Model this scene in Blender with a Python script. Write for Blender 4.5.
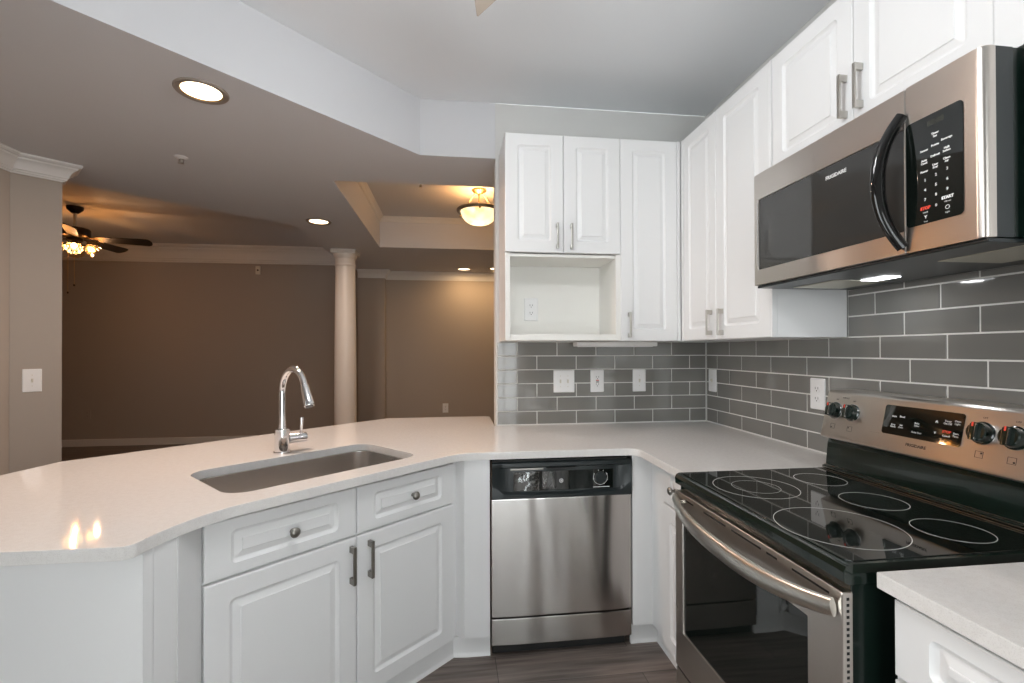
import bpy, bmesh, math, random
from mathutils import Matrix, Vector
from mathutils.geometry import tessellate_polygon
random.seed(7)
PI = math.pi
for o in list(bpy.data.objects):
    bpy.data.objects.remove(o)
S = bpy.context.scene
COL = S.collection

# ------------------------------------------------------------------ camera, sky, exposure
cam_d = bpy.data.cameras.new('camera')
cam_d.sensor_width = 36.0
cam_d.lens = 36.0 * 474.4 / 1024.0
cam_d.shift_y = 6.15 / 1024.0
cam_d.clip_start = 0.02
cam = bpy.data.objects.new('camera', cam_d)
COL.objects.link(cam)
F2 = Vector((0.1257432, 0.99204567, 0.00583369))
R2 = Vector((0.99206079, -0.12572886, -0.00276393))
U3 = Vector((0.00200848, -0.00613493, 0.99997916))
cm = Matrix((R2, U3, -F2)).transposed().to_4x4()
cm.translation = Vector((-1.5881, -2.8133, 1.3656))
cam.matrix_world = cm
S.camera = cam

S.view_settings.view_transform = 'Standard'
S.view_settings.look = 'None'
S.view_settings.gamma = 1.0
S.view_settings.use_curve_mapping = False
S.view_settings.exposure = 0.5
try:
    S.cycles.use_denoising = True
    S.cycles.max_bounces = 10
    S.cycles.diffuse_bounces = 6
    S.cycles.glossy_bounces = 5
    S.cycles.caustics_reflective = False
    S.cycles.caustics_refractive = False
    S.cycles.sample_clamp_indirect = 6.0
except Exception:
    pass

SKY = 5.2
world = bpy.data.worlds.new('overcast_sky')
S.world = world
world.use_nodes = True
wn = world.node_tree
wn.nodes['Background'].inputs['Color'].default_value = (0.97, 0.985, 1.0, 1)
wn.nodes['Background'].inputs['Strength'].default_value = SKY


def add_light(name, kind, loc, power, color, size=0.1, rot=(0, 0, 0), parent=None, **kw):
    l = bpy.data.lights.new(name, kind)
    if kind == 'AREA':
        l.shape = kw.get('shape', 'DISK')
        l.size = size
        if 'size_y' in kw:
            l.size_y = kw['size_y']
        if kw.get('portal'):
            l.cycles.is_portal = True
        if 'spread' in kw:
            l.spread = kw['spread']
    else:
        l.shadow_soft_size = size
    l.energy = power
    l.color = color
    o = bpy.data.objects.new(name, l)
    COL.objects.link(o)
    o.location = loc
    o.rotation_euler = rot
    if parent:
        o.parent = parent
    return o


WIN_X0, WIN_X1, WIN_Z0, WIN_Z1, REAR_Y = -1.95, -0.55, 0.06, 2.15, -4.3
LW_Y0, LW_Y1, LW_Z0, LW_Z1 = -4.15, -2.36, 0.35, 2.40  # unseen left-wall window, added to light the range wall
# daylight enters through the patio door behind the camera
add_light('patio_door_daylight', 'AREA', ((WIN_X0 + WIN_X1) / 2, REAR_Y + 0.02, (WIN_Z0 + WIN_Z1) / 2), 1.0, (1, 1, 1),
          WIN_X1 - WIN_X0, (PI / 2, 0, PI), portal=True, shape='RECTANGLE', size_y=WIN_Z1 - WIN_Z0)
add_light('added_window_daylight', 'AREA', (-4.107, (LW_Y0 + LW_Y1) / 2, (LW_Z0 + LW_Z1) / 2), 1.0, (1, 1, 1),
          LW_Z1 - LW_Z0, (0, -PI / 2, 0), portal=True, shape='RECTANGLE', size_y=LW_Y1 - LW_Y0)
WARM = (1.0, 0.62, 0.30)
WARM2 = (1.0, 0.75, 0.60)


# ------------------------------------------------------------------ materials
def lin(c):
    return tuple((v / 255 / 12.92) if v / 255 <= 0.04045 else ((v / 255 + 0.055) / 1.055) ** 2.4 for v in c)


def mat(name, col, rough=0.5, metal=0.0, spec=0.5, coat=0.0, emit=None, estr=0.0, alpha=None, trans=0.0):
    m = bpy.data.materials.new(name)
    m.use_nodes = True
    b = m.node_tree.nodes['Principled BSDF']
    b.inputs['Base Color'].default_value = (*col, 1)
    b.inputs['Roughness'].default_value = rough
    b.inputs['Metallic'].default_value = metal
    b.inputs['Specular IOR Level'].default_value = spec
    b.inputs['Coat Weight'].default_value = coat
    b.inputs['Transmission Weight'].default_value = trans
    if emit:
        b.inputs['Emission Color'].default_value = (*emit, 1)
        b.inputs['Emission Strength'].default_value = estr
    if alpha is not None:
        b.inputs['Alpha'].default_value = alpha
    return m


def N(m, t, **kw):
    n = m.node_tree.nodes.new(t)
    for k, v in kw.items():
        if k in n.inputs:
            n.inputs[k].default_value = v
        else:
            setattr(n, k, v)
    return n


def L(m, a, b):
    m.node_tree.links.new(a, b)


def coords(m, scale=(1, 1, 1), rot=(0, 0, 0), loc=(0, 0, 0)):
    # every mesh is built in world metres relative to its base, so object coordinates are metres
    tc = N(m, 'ShaderNodeTexCoord')
    mp = N(m, 'ShaderNodeMapping')
    mp.inputs['Scale'].default_value = scale
    mp.inputs['Rotation'].default_value = rot
    mp.inputs['Location'].default_value = loc
    L(m, tc.outputs['Object'], mp.inputs['Vector'])
    return mp.outputs['Vector']


def bsdf(m):
    return m.node_tree.nodes['Principled BSDF']


def add_bump(m, vec, scale, strength, dist=0.001, detail=3):
    n = N(m, 'ShaderNodeTexNoise')
    n.inputs['Scale'].default_value = scale
    n.inputs['Detail'].default_value = detail
    L(m, vec, n.inputs['Vector'])
    bp = N(m, 'ShaderNodeBump')
    bp.inputs['Strength'].default_value = strength
    bp.inputs['Distance'].default_value = dist
    L(m, n.outputs['Fac'], bp.inputs['Height'])
    L(m, bp.outputs['Normal'], bsdf(m).inputs['Normal'])
    return n


def mix_noise(m, vec, scale, c1, c2, lo=0.35, hi=0.65, detail=4):
    n = N(m, 'ShaderNodeTexNoise')
    n.inputs['Scale'].default_value = scale
    n.inputs['Detail'].default_value = detail
    L(m, vec, n.inputs['Vector'])
    r = N(m, 'ShaderNodeValToRGB')
    r.color_ramp.elements[0].position = lo
    r.color_ramp.elements[0].color = (*c1, 1)
    r.color_ramp.elements[1].position = hi
    r.color_ramp.elements[1].color = (*c2, 1)
    L(m, n.outputs['Fac'], r.inputs['Fac'])
    return r.outputs['Color']


M = {}
M['cab'] = mat('white_cabinet', (0.80, 0.80, 0.80), 0.34)
M['cab_in'] = mat('cream_cabinet_interior', (0.83, 0.82, 0.785), 0.45)
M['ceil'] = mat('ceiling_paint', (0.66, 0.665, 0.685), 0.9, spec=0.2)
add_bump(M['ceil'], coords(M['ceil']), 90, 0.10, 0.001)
M['ceilk'] = mat('ceiling_paint_lit_cool', (0.77, 0.79, 0.81), 0.9, spec=0.2)  # ceiling paint lightened and cooled; the kitchen's brighter light is in its colour
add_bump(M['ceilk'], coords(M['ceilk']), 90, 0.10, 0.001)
M['wallk'] = mat('pale_grey_wall_paint', (0.66, 0.66, 0.645), 0.8, spec=0.25)
add_bump(M['wallk'], coords(M['wallk']), 120, 0.10, 0.001)
M['taupe'] = mat('taupe_wall_paint', (0.40, 0.355, 0.31), 0.75, spec=0.3)
add_bump(M['taupe'], coords(M['taupe']), 120, 0.10, 0.001)
M['trim'] = mat('white_trim_paint', (0.72, 0.71, 0.69), 0.4)
M['grout'] = mat('light_grout', (0.74, 0.73, 0.70), 0.85, spec=0.2)
M['plastic'] = mat('white_plastic', (0.82, 0.82, 0.82), 0.35)
M['slot'] = mat('dark_slot', (0.05, 0.045, 0.04), 0.6)
M['ivory'] = mat('ivory_toggle', (0.66, 0.63, 0.55), 0.4)
M['red'] = mat('red_button', (0.55, 0.04, 0.03), 0.4)
M['blackbtn'] = mat('black_button', (0.02, 0.02, 0.02), 0.4)
M['black'] = mat('black_gloss_enamel', (0.004, 0.011, 0.008), 0.12, coat=0.4)
M['glassblack'] = mat('black_ceramic_glass', (0.004, 0.006, 0.005), 0.03, spec=0.95)
M['blackp'] = mat('black_plastic', (0.012, 0.017, 0.018), 0.28)
M['blackm'] = mat('black_matte', (0.008, 0.008, 0.008), 0.6)
M['green'] = mat('dark_enamel_side', (0.004, 0.010, 0.0075), 0.15)
M['ring'] = mat('burner_ring_print', (0.62, 0.62, 0.60), 0.35)
M['print'] = mat('white_print', (0.75, 0.75, 0.75), 0.5)
M['printdim'] = mat('dim_print', (0.10, 0.11, 0.10), 0.4)
M['printred'] = mat('red_print', (0.75, 0.06, 0.03), 0.5)
M['printblack'] = mat('dark_print', (0.03, 0.03, 0.03), 0.5)
M['nickel'] = mat('brushed_nickel', (0.56, 0.54, 0.50), 0.28, 1.0)
M['pewter'] = mat('dark_nickel', (0.30, 0.285, 0.26), 0.33, 1.0)
M['chrome'] = mat('polished_chrome', (0.80, 0.80, 0.82), 0.05, 1.0)
M['bronze'] = mat('dark_bronze', (0.05, 0.036, 0.026), 0.3, 0.9)
M['brass'] = mat('aged_brass', (0.55, 0.38, 0.18), 0.3, 1.0)
M['blade'] = mat('dark_walnut_blade', (0.007, 0.005, 0.004), 0.5)
M['bladek'] = mat('pale_fan_blade', (0.42, 0.36, 0.30), 0.5)
M['alu'] = mat('perforated_aluminium', (0.62, 0.60, 0.52), 0.45, 0.7)
M['column'] = mat('cream_column_paint', (0.72, 0.68, 0.63), 0.35)
M['can_lens'] = mat('frosted_can_lens', (0.9, 0.85, 0.75), 0.4, emit=(1.0, 0.80, 0.55), estr=3.2)
M['can_trim'] = mat('satin_can_trim', (0.36, 0.31, 0.27), 0.4, 0.3)
M['bulb'] = mat('warm_bulb', (1, 0.8, 0.5), 0.3, emit=(1.0, 0.58, 0.20), estr=9.0)
M['bowl'] = mat('alabaster_glass_bowl', (0.85, 0.75, 0.60), 0.3, emit=(1.0, 0.66, 0.30), estr=0.9)
c1 = mix_noise(M['bowl'], coords(M['bowl']), 14, (1.0, 0.60, 0.24), (1.0, 0.80, 0.50), 0.35, 0.6, 3)
L(M['bowl'], c1, bsdf(M['bowl']).inputs['Emission Color'])
bsdf(M['bowl']).inputs['Emission Strength'].default_value = 1.15
M['blackgloss'] = mat('piano_black', (0.006, 0.006, 0.006), 0.06)
M['mwglass'] = mat('microwave_screen_glass', (0.035, 0.035, 0.033), 0.05, spec=0.7)
M['lampwhite'] = mat('cooktop_lamp_lens', (1, 1, 1), 0.3, emit=(0.95, 0.97, 1.0), estr=4.0)
M['steelsink'] = mat('satin_sink_steel', (0.60, 0.58, 0.56), 0.27, 1.0)
M['greenled'] = mat('unlit_segment', (0.035, 0.04, 0.032), 0.3)

# brushed stainless: fine horizontal grain plus a faint broad waviness of the sheet
def steel(name, col, rough, axis, wav=0.25):
    m = mat(name, col, rough, 1.0)
    b = bsdf(m)
    b.inputs['Anisotropic'].default_value = 0.75
    b.inputs['Anisotropic Rotation'].default_value = 0.25
    tg = N(m, 'ShaderNodeTangent', direction_type='UV_MAP')
    tg.uv_map = 'UVMap'
    L(m, tg.outputs['Tangent'], b.inputs['Tangent'])
    sc = {'x': (4, 400, 400), 'y': (400, 4, 400), 'z': (400, 400, 4)}[axis]
    v = coords(m, sc)
    n = N(m, 'ShaderNodeTexNoise')
    n.inputs['Scale'].default_value = 1.0
    n.inputs['Detail'].default_value = 2
    L(m, v, n.inputs['Vector'])
    mr = N(m, 'ShaderNodeMapRange')
    mr.inputs['To Min'].default_value = rough - 0.015
    mr.inputs['To Max'].default_value = rough + 0.02
    L(m, n.outputs['Fac'], mr.inputs['Value'])
    L(m, mr.outputs['Result'], bsdf(m).inputs['Roughness'])
    if wav:
        v2 = coords(m, (7, 7, 1.2))
        n2 = N(m, 'ShaderNodeTexNoise')
        n2.inputs['Scale'].default_value = 1.0
        n2.inputs['Detail'].default_value = 1
        L(m, v2, n2.inputs['Vector'])
        bp = N(m, 'ShaderNodeBump')
        bp.inputs['Strength'].default_value = wav
        bp.inputs['Distance'].default_value = 0.02
        L(m, n2.outputs['Fac'], bp.inputs['Height'])
        L(m, bp.outputs['Normal'], bsdf(m).inputs['Normal'])
    return m


M['steel'] = steel('brushed_stainless_steel', (0.58, 0.56, 0.54), 0.22, 'x', 0.5)
M['steel_y'] = steel('brushed_stainless_front', (0.60, 0.56, 0.52), 0.28, 'y', 0.0)

# quartz: white with fine pale grey speckle
m = M['quartz'] = mat('white_quartz', (0.74, 0.72, 0.70), 0.05)
cv = coords(m)
c1 = mix_noise(m, cv, 420, (0.69, 0.665, 0.645), (0.76, 0.74, 0.72), 0.34, 0.48, 2)
c2 = mix_noise(m, cv, 60, (0.96, 0.955, 0.95), (1, 1, 1), 0.35, 0.6)
mx = N(m, 'ShaderNodeMix', data_type='RGBA', blend_type='MULTIPLY')
mx.inputs[0].default_value = 1.0
L(m, c1, mx.inputs[6]); L(m, c2, mx.inputs[7])
L(m, mx.outputs[2], bsdf(m).inputs['Base Color'])

# tile glaze
m = M['tile'] = mat('grey_glass_tile', (0.165, 0.165, 0.155), 0.08, coat=0.3)
cv = coords(m)
c1 = mix_noise(m, cv, 3.0, (0.180, 0.177, 0.164), (0.215, 0.210, 0.195), 0.3, 0.7, 2)
L(m, c1, bsdf(m).inputs['Base Color'])
add_bump(m, cv, 9, 0.06, 0.004, 1)

# floor: grey brown wood-look planks
m = M['floor'] = mat('grey_wood_plank_floor', (0.12, 0.1, 0.085), 0.42)
cv = coords(m)
br = N(m, 'ShaderNodeTexBrick')
br.inputs['Scale'].default_value = 1.0
br.inputs['Brick Width'].default_value = 1.22
br.inputs['Row Height'].default_value = 0.18
br.inputs['Mortar Size'].default_value = 0.0015
br.inputs['Color1'].default_value = (0.75, 0.75, 0.75, 1)
br.inputs['Color2'].default_value = (1.05, 1.05, 1.05, 1)
br.inputs['Mortar'].default_value = (0.25, 0.25, 0.25, 1)
L(m, cv, br.inputs['Vector'])
cg = coords(m, (1.6, 22, 1))
c1 = mix_noise(m, cg, 2.2, (0.10, 0.078, 0.066), (0.25, 0.205, 0.18), 0.3, 0.7, 6)
mx = N(m, 'ShaderNodeMix', data_type='RGBA', blend_type='MULTIPLY')
mx.inputs[0].default_value = 1.0
L(m, c1, mx.inputs[6]); L(m, br.outputs['Color'], mx.inputs[7])
L(m, mx.outputs[2], bsdf(m).inputs['Base Color'])


def sheer(name, tint, fac, rough=0.02):
    """thin clear sheet: see-through with a surface reflection"""
    m = bpy.data.materials.new(name)
    m.use_nodes = True
    nt = m.node_tree
    nt.nodes.remove(nt.nodes['Principled BSDF'])
    out = nt.nodes['Material Output']
    t = N(m, 'ShaderNodeBsdfTransparent'); t.inputs['Color'].default_value = (*tint, 1)
    g = N(m, 'ShaderNodeBsdfGlossy'); g.inputs['Roughness'].default_value = rough
    x = N(m, 'ShaderNodeMixShader')
    fr = N(m, 'ShaderNodeFresnel'); fr.inputs['IOR'].default_value = 1.45
    mm = N(m, 'ShaderNodeMath', operation='ADD'); mm.inputs[1].default_value = fac
    L(m, fr.outputs[0], mm.inputs[0])
    L(m, mm.outputs[0], x.inputs[0])
    L(m, t.outputs[0], x.inputs[1]); L(m, g.outputs[0], x.inputs[2])
    L(m, x.outputs[0], out.inputs['Surface'])
    return m


M['pane'] = sheer('clear_window_glass', (0.95, 0.97, 0.97), 0.0)
M['film'] = sheer('wrinkled_clear_film', (0.96, 0.97, 0.97), 0.14, 0.15)
M['ovenglass'] = sheer('tinted_oven_glass', (0.10, 0.11, 0.105), 0.02)
M['shadewhite'] = sheer('clear_cut_glass', (1.0, 0.97, 0.93), 0.1, 0.15)
M['bulb_added'] = mat('added_kit_bulb', (1, 1, 1), 0.3, emit=(.96, .98, 1.0), estr=14.0)  # for the unseen kitchen light kit, added to brighten the room
M['shade'] = sheer('amber_cut_glass', (1.0, 0.72, 0.40), 0.15, 0.15)


# ------------------------------------------------------------------ mesh helpers
def frame(o, x, y):
    x = Vector(x).normalized(); y = Vector(y).normalized(); z = x.cross(y)
    mtx = Matrix((x, y, z)).transposed().to_4x4()
    mtx.translation = Vector(o)
    return mtx


I4 = Matrix.Identity(4)
def FB(y, x=0, z=0):      # faces the camera along -Y
    return frame((x, y, z), (1, 0, 0), (0, 0, 1))
def FR(x, y=0, z=0):      # faces -X; local x runs towards -Y
    return frame((x, y, z), (0, -1, 0), (0, 0, 1))
def FT(z, x=0, y=0):      # faces up
    return frame((x, y, z), (1, 0, 0), (0, 1, 0))
def FD(z, x=0, y=0):      # faces down
    return frame((x, y, z), (1, 0, 0), (0, -1, 0))


def rrect(x0, x1, y0, y1, r, n=4):
    r = max(min(r, (x1 - x0) / 2 - 1e-5, (y1 - y0) / 2 - 1e-5), 1e-5)
    pts = []
    for cx, cy, a0 in ((x1 - r, y0 + r, -PI / 2), (x1 - r, y1 - r, 0), (x0 + r, y1 - r, PI / 2), (x0 + r, y0 + r, PI)):
        for i in range(n + 1):
            a = a0 + PI / 2 * i / n
            pts.append((cx + r * math.cos(a), cy + r * math.sin(a)))
    return pts


class B:
    def __init__(self):
        self.bm = bmesh.new()

    def _merge(self, t, mi, mtx):
        for f in t.faces:
            f.material_index = mi
        if mtx is not None:
            bmesh.ops.transform(t, matrix=mtx, verts=t.verts)
        me = bpy.data.meshes.new('tmp')
        t.to_mesh(me); t.free()
        self.bm.from_mesh(me)
        bpy.data.meshes.remove(me)
        return self

    def box(self, x0, x1, y0, y1, z0, z1, bev=0.0, mtx=None, mi=0, seg=2):
        t = bmesh.new()
        vs = [t.verts.new((x, y, z)) for x in (x0, x1) for y in (y0, y1) for z in (z0, z1)]
        for f in ((0, 1, 3, 2), (4, 6, 7, 5), (0, 4, 5, 1), (2, 3, 7, 6), (0, 2, 6, 4), (1, 5, 7, 3)):
            t.faces.new([vs[i] for i in f])
        bmesh.ops.recalc_face_normals(t, faces=t.faces)
        if bev:
            bmesh.ops.bevel(t, geom=t.edges[:], offset=bev, segments=seg, profile=0.6, affect='EDGES')
        return self._merge(t, mi, mtx)

    def prism(self, poly, z0, z1, bev=0.0, mtx=None, mi=0, seg=2):
        t = bmesh.new()
        a = [t.verts.new((p[0], p[1], z0)) for p in poly]
        b = [t.verts.new((p[0], p[1], z1)) for p in poly]
        n = len(poly)
        t.faces.new(a[::-1]); t.faces.new(b)
        for i in range(n):
            t.faces.new((a[i], a[(i + 1) % n], b[(i + 1) % n], b[i]))
        bmesh.ops.recalc_face_normals(t, faces=t.faces)
        if bev:
            bmesh.ops.bevel(t, geom=t.edges[:], offset=bev, segments=seg, profile=0.6, affect='EDGES')
        return self._merge(t, mi, mtx)

    def loops(self, lp, mtx=None, mi=0, cap0=False, cap1=False, closed=True, wrap=False):
        t = bmesh.new()
        rows = [[t.verts.new(p) for p in l] for l in lp]
        n = len(rows[0])
        pairs = list(zip(rows, rows[1:])) + ([(rows[-1], rows[0])] if wrap else [])
        for r0, r1 in pairs:
            for i in range(n if closed else n - 1):
                j = (i + 1) % n
                t.faces.new((r0[i], r0[j], r1[j], r1[i]))
        if cap0: t.faces.new(rows[0][::-1])
        if cap1: t.faces.new(rows[-1])
        bmesh.ops.remove_doubles(t, verts=t.verts, dist=1e-6)
        if cap0 and cap1 or wrap:
            bmesh.ops.recalc_face_normals(t, faces=t.faces)
        return self._merge(t, mi, mtx)

    def lathe(self, prof, mtx=None, seg=32, mi=0):
        """prof: (radius, height) along local z; ends closed when radius is 0"""
        lp = [[(max(r, 1e-6) * math.cos(2 * PI * i / seg), max(r, 1e-6) * math.sin(2 * PI * i / seg), h) for i in range(seg)] for r, h in prof]
        return self.loops(lp, mtx, mi)

    def cyl(self, r, h0, h1, mtx=None, seg=24, mi=0, bev=0.0):
        p = [(0, h0), (r - bev, h0), (r, h0 + bev), (r, h1 - bev), (r - bev, h1), (0, h1)]
        return self.lathe(p, mtx, seg, mi)

    def tube(self, pts, r, seg=14, mi=0, mtx=None, caps=True, flat=None):
        pts = [Vector(p) for p in pts]
        n = len(pts)
        rr = r if isinstance(r, (list, tuple)) else [r] * n
        tang = [(pts[min(i + 1, n - 1)] - pts[max(i - 1, 0)]).normalized() for i in range(n)]
        up = Vector((0, 0, 1)) if abs(tang[0].z) < 0.9 else Vector((1, 0, 0))
        nrm = (up - tang[0] * up.dot(tang[0])).normalized()
        lp = []
        for i in range(n):
            nrm = (nrm - tang[i] * nrm.dot(tang[i])).normalized()
            bn = tang[i].cross(nrm)
            fx, fy = flat if flat else (1, 1)
            lp.append([tuple(pts[i] + nrm * (fx * rr[i] * math.cos(2 * PI * k / seg)) + bn * (fy * rr[i] * math.sin(2 * PI * k / seg))) for k in range(seg)])
        return self.loops(lp, mtx, mi, caps, caps)

    def ball(self, r, mtx=None, mi=0, seg=16, sz=1.0):
        p = [(r * math.sin(PI * i / 10), -r * sz * math.cos(PI * i / 10)) for i in range(11)]
        return self.lathe(p, mtx, seg, mi)

    def ring(self, r, w, h, mtx=None, seg=64, mi=0):
        return self.lathe([(r - w, 0), (r - w, h), (r, h), (r, 0)], mtx, seg, mi)

    def panel(self, mtx, x0, x1, y0, y1, th=0.02, sx=0.066, sy=0.066, mi=0):
        """a routed raised-panel door or drawer front: back on local z=0, face on z=th"""
        prof = [(0, 0, 0, .0008), (0, th - .003, 0, .0008), (.003, th, 0, .002)]
        lp = []
        for k, z, _, r in prof:
            lp.append([(px, py, z) for px, py in rrect(x0 + k, x1 - k, y0 + k, y1 - k, r)])
        for k, z, r in ((0, th, .016), (.002, th - .003, .015), (.006, th - .0065, .012), (.011, th - .009, .008), (.014, th - .009, .006), (.031, th - .0035, .004), (.0325, th - .001, .004), (.035, th - .0003, .004)):
            lp.append([(px, py, z) for px, py in rrect(x0 + sx + k, x1 - sx - k, y0 + sy + k, y1 - sy - k, r)])
        return self.loops(lp, mtx, mi, True, True)

    def text(self, s, size, mtx, mi=0, depth=0.0004, align='CENTER', bold=0.0):
        c = bpy.data.curves.new('t', 'FONT')
        c.body = s; c.size = size; c.align_x = align; c.align_y = 'CENTER'
        c.extrude = depth; c.offset = bold; c.resolution_u = 2
        o = bpy.data.objects.new('t', c)
        COL.objects.link(o)
        me = bpy.data.meshes.new_from_object(o.evaluated_get(bpy.context.evaluated_depsgraph_get()))
        bpy.data.objects.remove(o); bpy.data.curves.remove(c)
        t = bmesh.new(); t.from_mesh(me); bpy.data.meshes.remove(me)
        return self._merge(t, mi, mtx)

    def slab(self, polys, z0, z1, bev=0.0, mi=0):
        """flat slab with holes: first loop outer, the others holes"""
        c = bpy.data.curves.new('s', 'CURVE')
        c.dimensions = '2D'; c.fill_mode = 'BOTH'
        for pl in polys:
            sp = c.splines.new('POLY')
            sp.points.add(len(pl) - 1)
            for i, p in enumerate(pl):
                sp.points[i].co = (p[0], p[1], 0, 1)
            sp.use_cyclic_u = True
        c.extrude = (z1 - z0) / 2
        o = bpy.data.objects.new('s', c)
        COL.objects.link(o)
        me = bpy.data.meshes.new_from_object(o.evaluated_get(bpy.context.evaluated_depsgraph_get()))
        bpy.data.objects.remove(o); bpy.data.curves.remove(c)
        t = bmesh.new(); t.from_mesh(me); bpy.data.meshes.remove(me)
        bmesh.ops.remove_doubles(t, verts=t.verts, dist=1e-5)
        bmesh.ops.dissolve_limit(t, angle_limit=.01, verts=t.verts[:], edges=[e for e in t.edges if len(e.link_faces) == 2 and e.link_faces[0].normal.dot(e.link_faces[1].normal) > .9999 and abs(e.link_faces[0].normal.z) > .9])
        bmesh.ops.recalc_face_normals(t, faces=t.faces)
        if bev:
            ed = [e for e in t.edges if len(e.link_faces) == 2 and abs(e.verts[0].co.z - e.verts[1].co.z) < 1e-6 and abs(e.link_faces[0].normal.dot(e.link_faces[1].normal)) < .3]
            bmesh.ops.bevel(t, geom=ed, offset=bev, segments=2, profile=0.6, affect='EDGES')
        return self._merge(t, mi, Matrix.Translation((0, 0, (z0 + z1) / 2)))

    def sweep(self, path, prof, mi=0, cap=True, z=0.0):
        """moulding: path in plan (its left side is 'out'), prof = (out, height) closed section"""
        P = [Vector((p[0], p[1])) for p in path]
        lp = []
        for i, p in enumerate(P):
            d0 = (P[i] - P[i - 1]).normalized() if i else None
            d1 = (P[i + 1] - P[i]).normalized() if i < len(P) - 1 else None
            n0 = Vector((-d0.y, d0.x)) if d0 else None
            n1 = Vector((-d1.y, d1.x)) if d1 else None
            if n0 and n1:
                mm = (n0 + n1).normalized(); mm = mm / max(mm.dot(n0), 0.2)
            else:
                mm = n0 or n1
            lp.append([(p.x + mm.x * o, p.y + mm.y * o, z + h) for o, h in prof])
        return self.loops(lp, None, mi, cap, cap)


W = {}
def thing(name, label, cat, loc=(0, 0, 0), rotz=0.0, group=None):
    o = bpy.data.objects.new(name, None)
    o.empty_display_size = 0.1
    COL.objects.link(o)
    o.location = loc
    o.rotation_euler = (0, 0, rotz)
    o['label'] = label; o['category'] = cat
    if group: o['group'] = group
    W[o.name] = Matrix.Translation(Vector(loc)) @ Matrix.Rotation(rotz, 4, 'Z')
    return o


def build(name, b, m, parent=None, smooth=40, local=False, label=None, kind=None):
    """link one mesh; geometry is given in world metres (or the thing's own frame when local)"""
    me = bpy.data.meshes.new(name)
    bm = b.bm
    o = bpy.data.objects.new(name, me)
    COL.objects.link(o)
    if parent is not None:
        Wm = W[parent.name]
        if not local:
            bmesh.ops.transform(bm, matrix=Wm.inverted(), verts=bm.verts)
        o.parent = parent
        W[o.name] = Wm
    else:
        xs = [v.co for v in bm.verts]
        base = Vector(((min(v.x for v in xs) + max(v.x for v in xs)) / 2, (min(v.y for v in xs) + max(v.y for v in xs)) / 2, min(v.z for v in xs)))
        bmesh.ops.translate(bm, verts=bm.verts, vec=-base)
        o.location = base
        W[o.name] = Matrix.Translation(base)
    if 'steel' in str(m):
        uv = bm.loops.layers.uv.new('UVMap')
        for f in bm.faces:
            for lo in f.loops:
                c = lo.vert.co
                lo[uv].uv = (c.x - c.y, c.z)
    bm.to_mesh(me); bm.free()
    for mm in (m if isinstance(m, (list, tuple)) else [m]):
        me.materials.append(M[mm])
    me.shade_smooth()
    me.set_sharp_from_angle(angle=math.radians(smooth))
    wnm = o.modifiers.new('normals', 'WEIGHTED_NORMAL')
    wnm.keep_sharp = True
    wnm.weight = 90
    if label: o['label'] = label
    if kind: o['kind'] = kind
    return o


def tag(o, label, cat, group=None):
    o['label'] = label; o['category'] = cat
    if group: o['group'] = group
    return o


def struct(name, b, m, smooth=30):
    return build(name, b, m, None, smooth, kind='structure')


def dup(root, loc, rotz, label, group=None):
    r = root.copy(); COL.objects.link(r)
    r.location = loc; r.rotation_euler = (0, 0, rotz); r['label'] = label
    if group: r['group'] = group
    for ch in list(root.children):
        c = ch.copy(); COL.objects.link(c); c.parent = r
        for g in list(ch.children):
            d = g.copy(); COL.objects.link(d); d.parent = c
    return r


# ------------------------------------------------------------------ key geometry (metres)
CT = 0.917                      # worktop height
CB = 0.884                      # underside of the worktop
TH = math.radians(42.3)         # the sink run turns this far off the back wall
UU = Vector((math.cos(TH), math.sin(TH), 0)); NN = Vector((math.sin(TH), -math.cos(TH), 0))
F0 = Vector((-1.95, -1.085, 0))
def PP(u, d, z=0.0):            # along the sink run, d back from the worktop edge
    return F0 + UU * u - NN * d + Vector((0, 0, z))
def FP(d, z=0.0):
    return frame(PP(0, d, z), UU, (0, 0, 1))
SOF = 2.513; CEIL = 2.845; LIV = 2.935; WT = 0.008

# ------------------------------------------------------------------ room shell
struct('floor', B().box(-9.2, 0.3, -4.6, 5.0, -0.1, 0), 'floor')
struct('wall_back', B().box(-1.328, WT - .0005, WT, .128, 0, CEIL), 'wallk')
struct('wall_right', B().box(WT, .128, -4.42, 4.37, 0, LIV), 'wallk')
struct('wall_dining', B().prism([(WT - .001, 4.25), (WT - .001, 4.37), (-2.9, 4.37), (-2.9, 4.10), (-2.536, 4.10), (-2.536, 4.25)], 0, SOF - .001), 'taupe')
struct('wall_divider', B().box(-2.9, -2.78, 4.372, 4.75, 0, LIV), 'taupe')
struct('wall_living', B().box(-9, -2.78, 4.751, 4.87, 0, LIV), 'taupe')
struct('wall_living_left', B().box(-9.12, -9.001, .3, 4.87, 0, LIV), 'taupe')
struct('wall_living_front', B().box(-9, -4.2505, .30, .42, 0, LIV), 'taupe')
struct('wall_pier', B().prism([(-4.25, .276), (-4.127, .276), (-3.964, .424), (-4.045, .513), (-4.25, .513)], 0, SOF - .001), 'taupe')
wl = B().box(-4.25, -4.128, LW_Y1, .275, 0, CEIL).box(-4.25, -4.128, -4.42, LW_Y0, 0, CEIL)
wl.box(-4.25, -4.128, LW_Y0, LW_Y1, 0, LW_Z0).box(-4.25, -4.128, LW_Y0, LW_Y1, LW_Z1, CEIL)
struct('wall_left', wl, 'taupe')
ym = (LW_Y0 + LW_Y1) / 2
wf = B()
for y0, y1 in ((LW_Y0, LW_Y0 + .05), (ym - .03, ym + .03), (LW_Y1 - .05, LW_Y1)):
    wf.box(-4.217, -4.157, y0, y1, LW_Z0, LW_Z1, .004)
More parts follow.
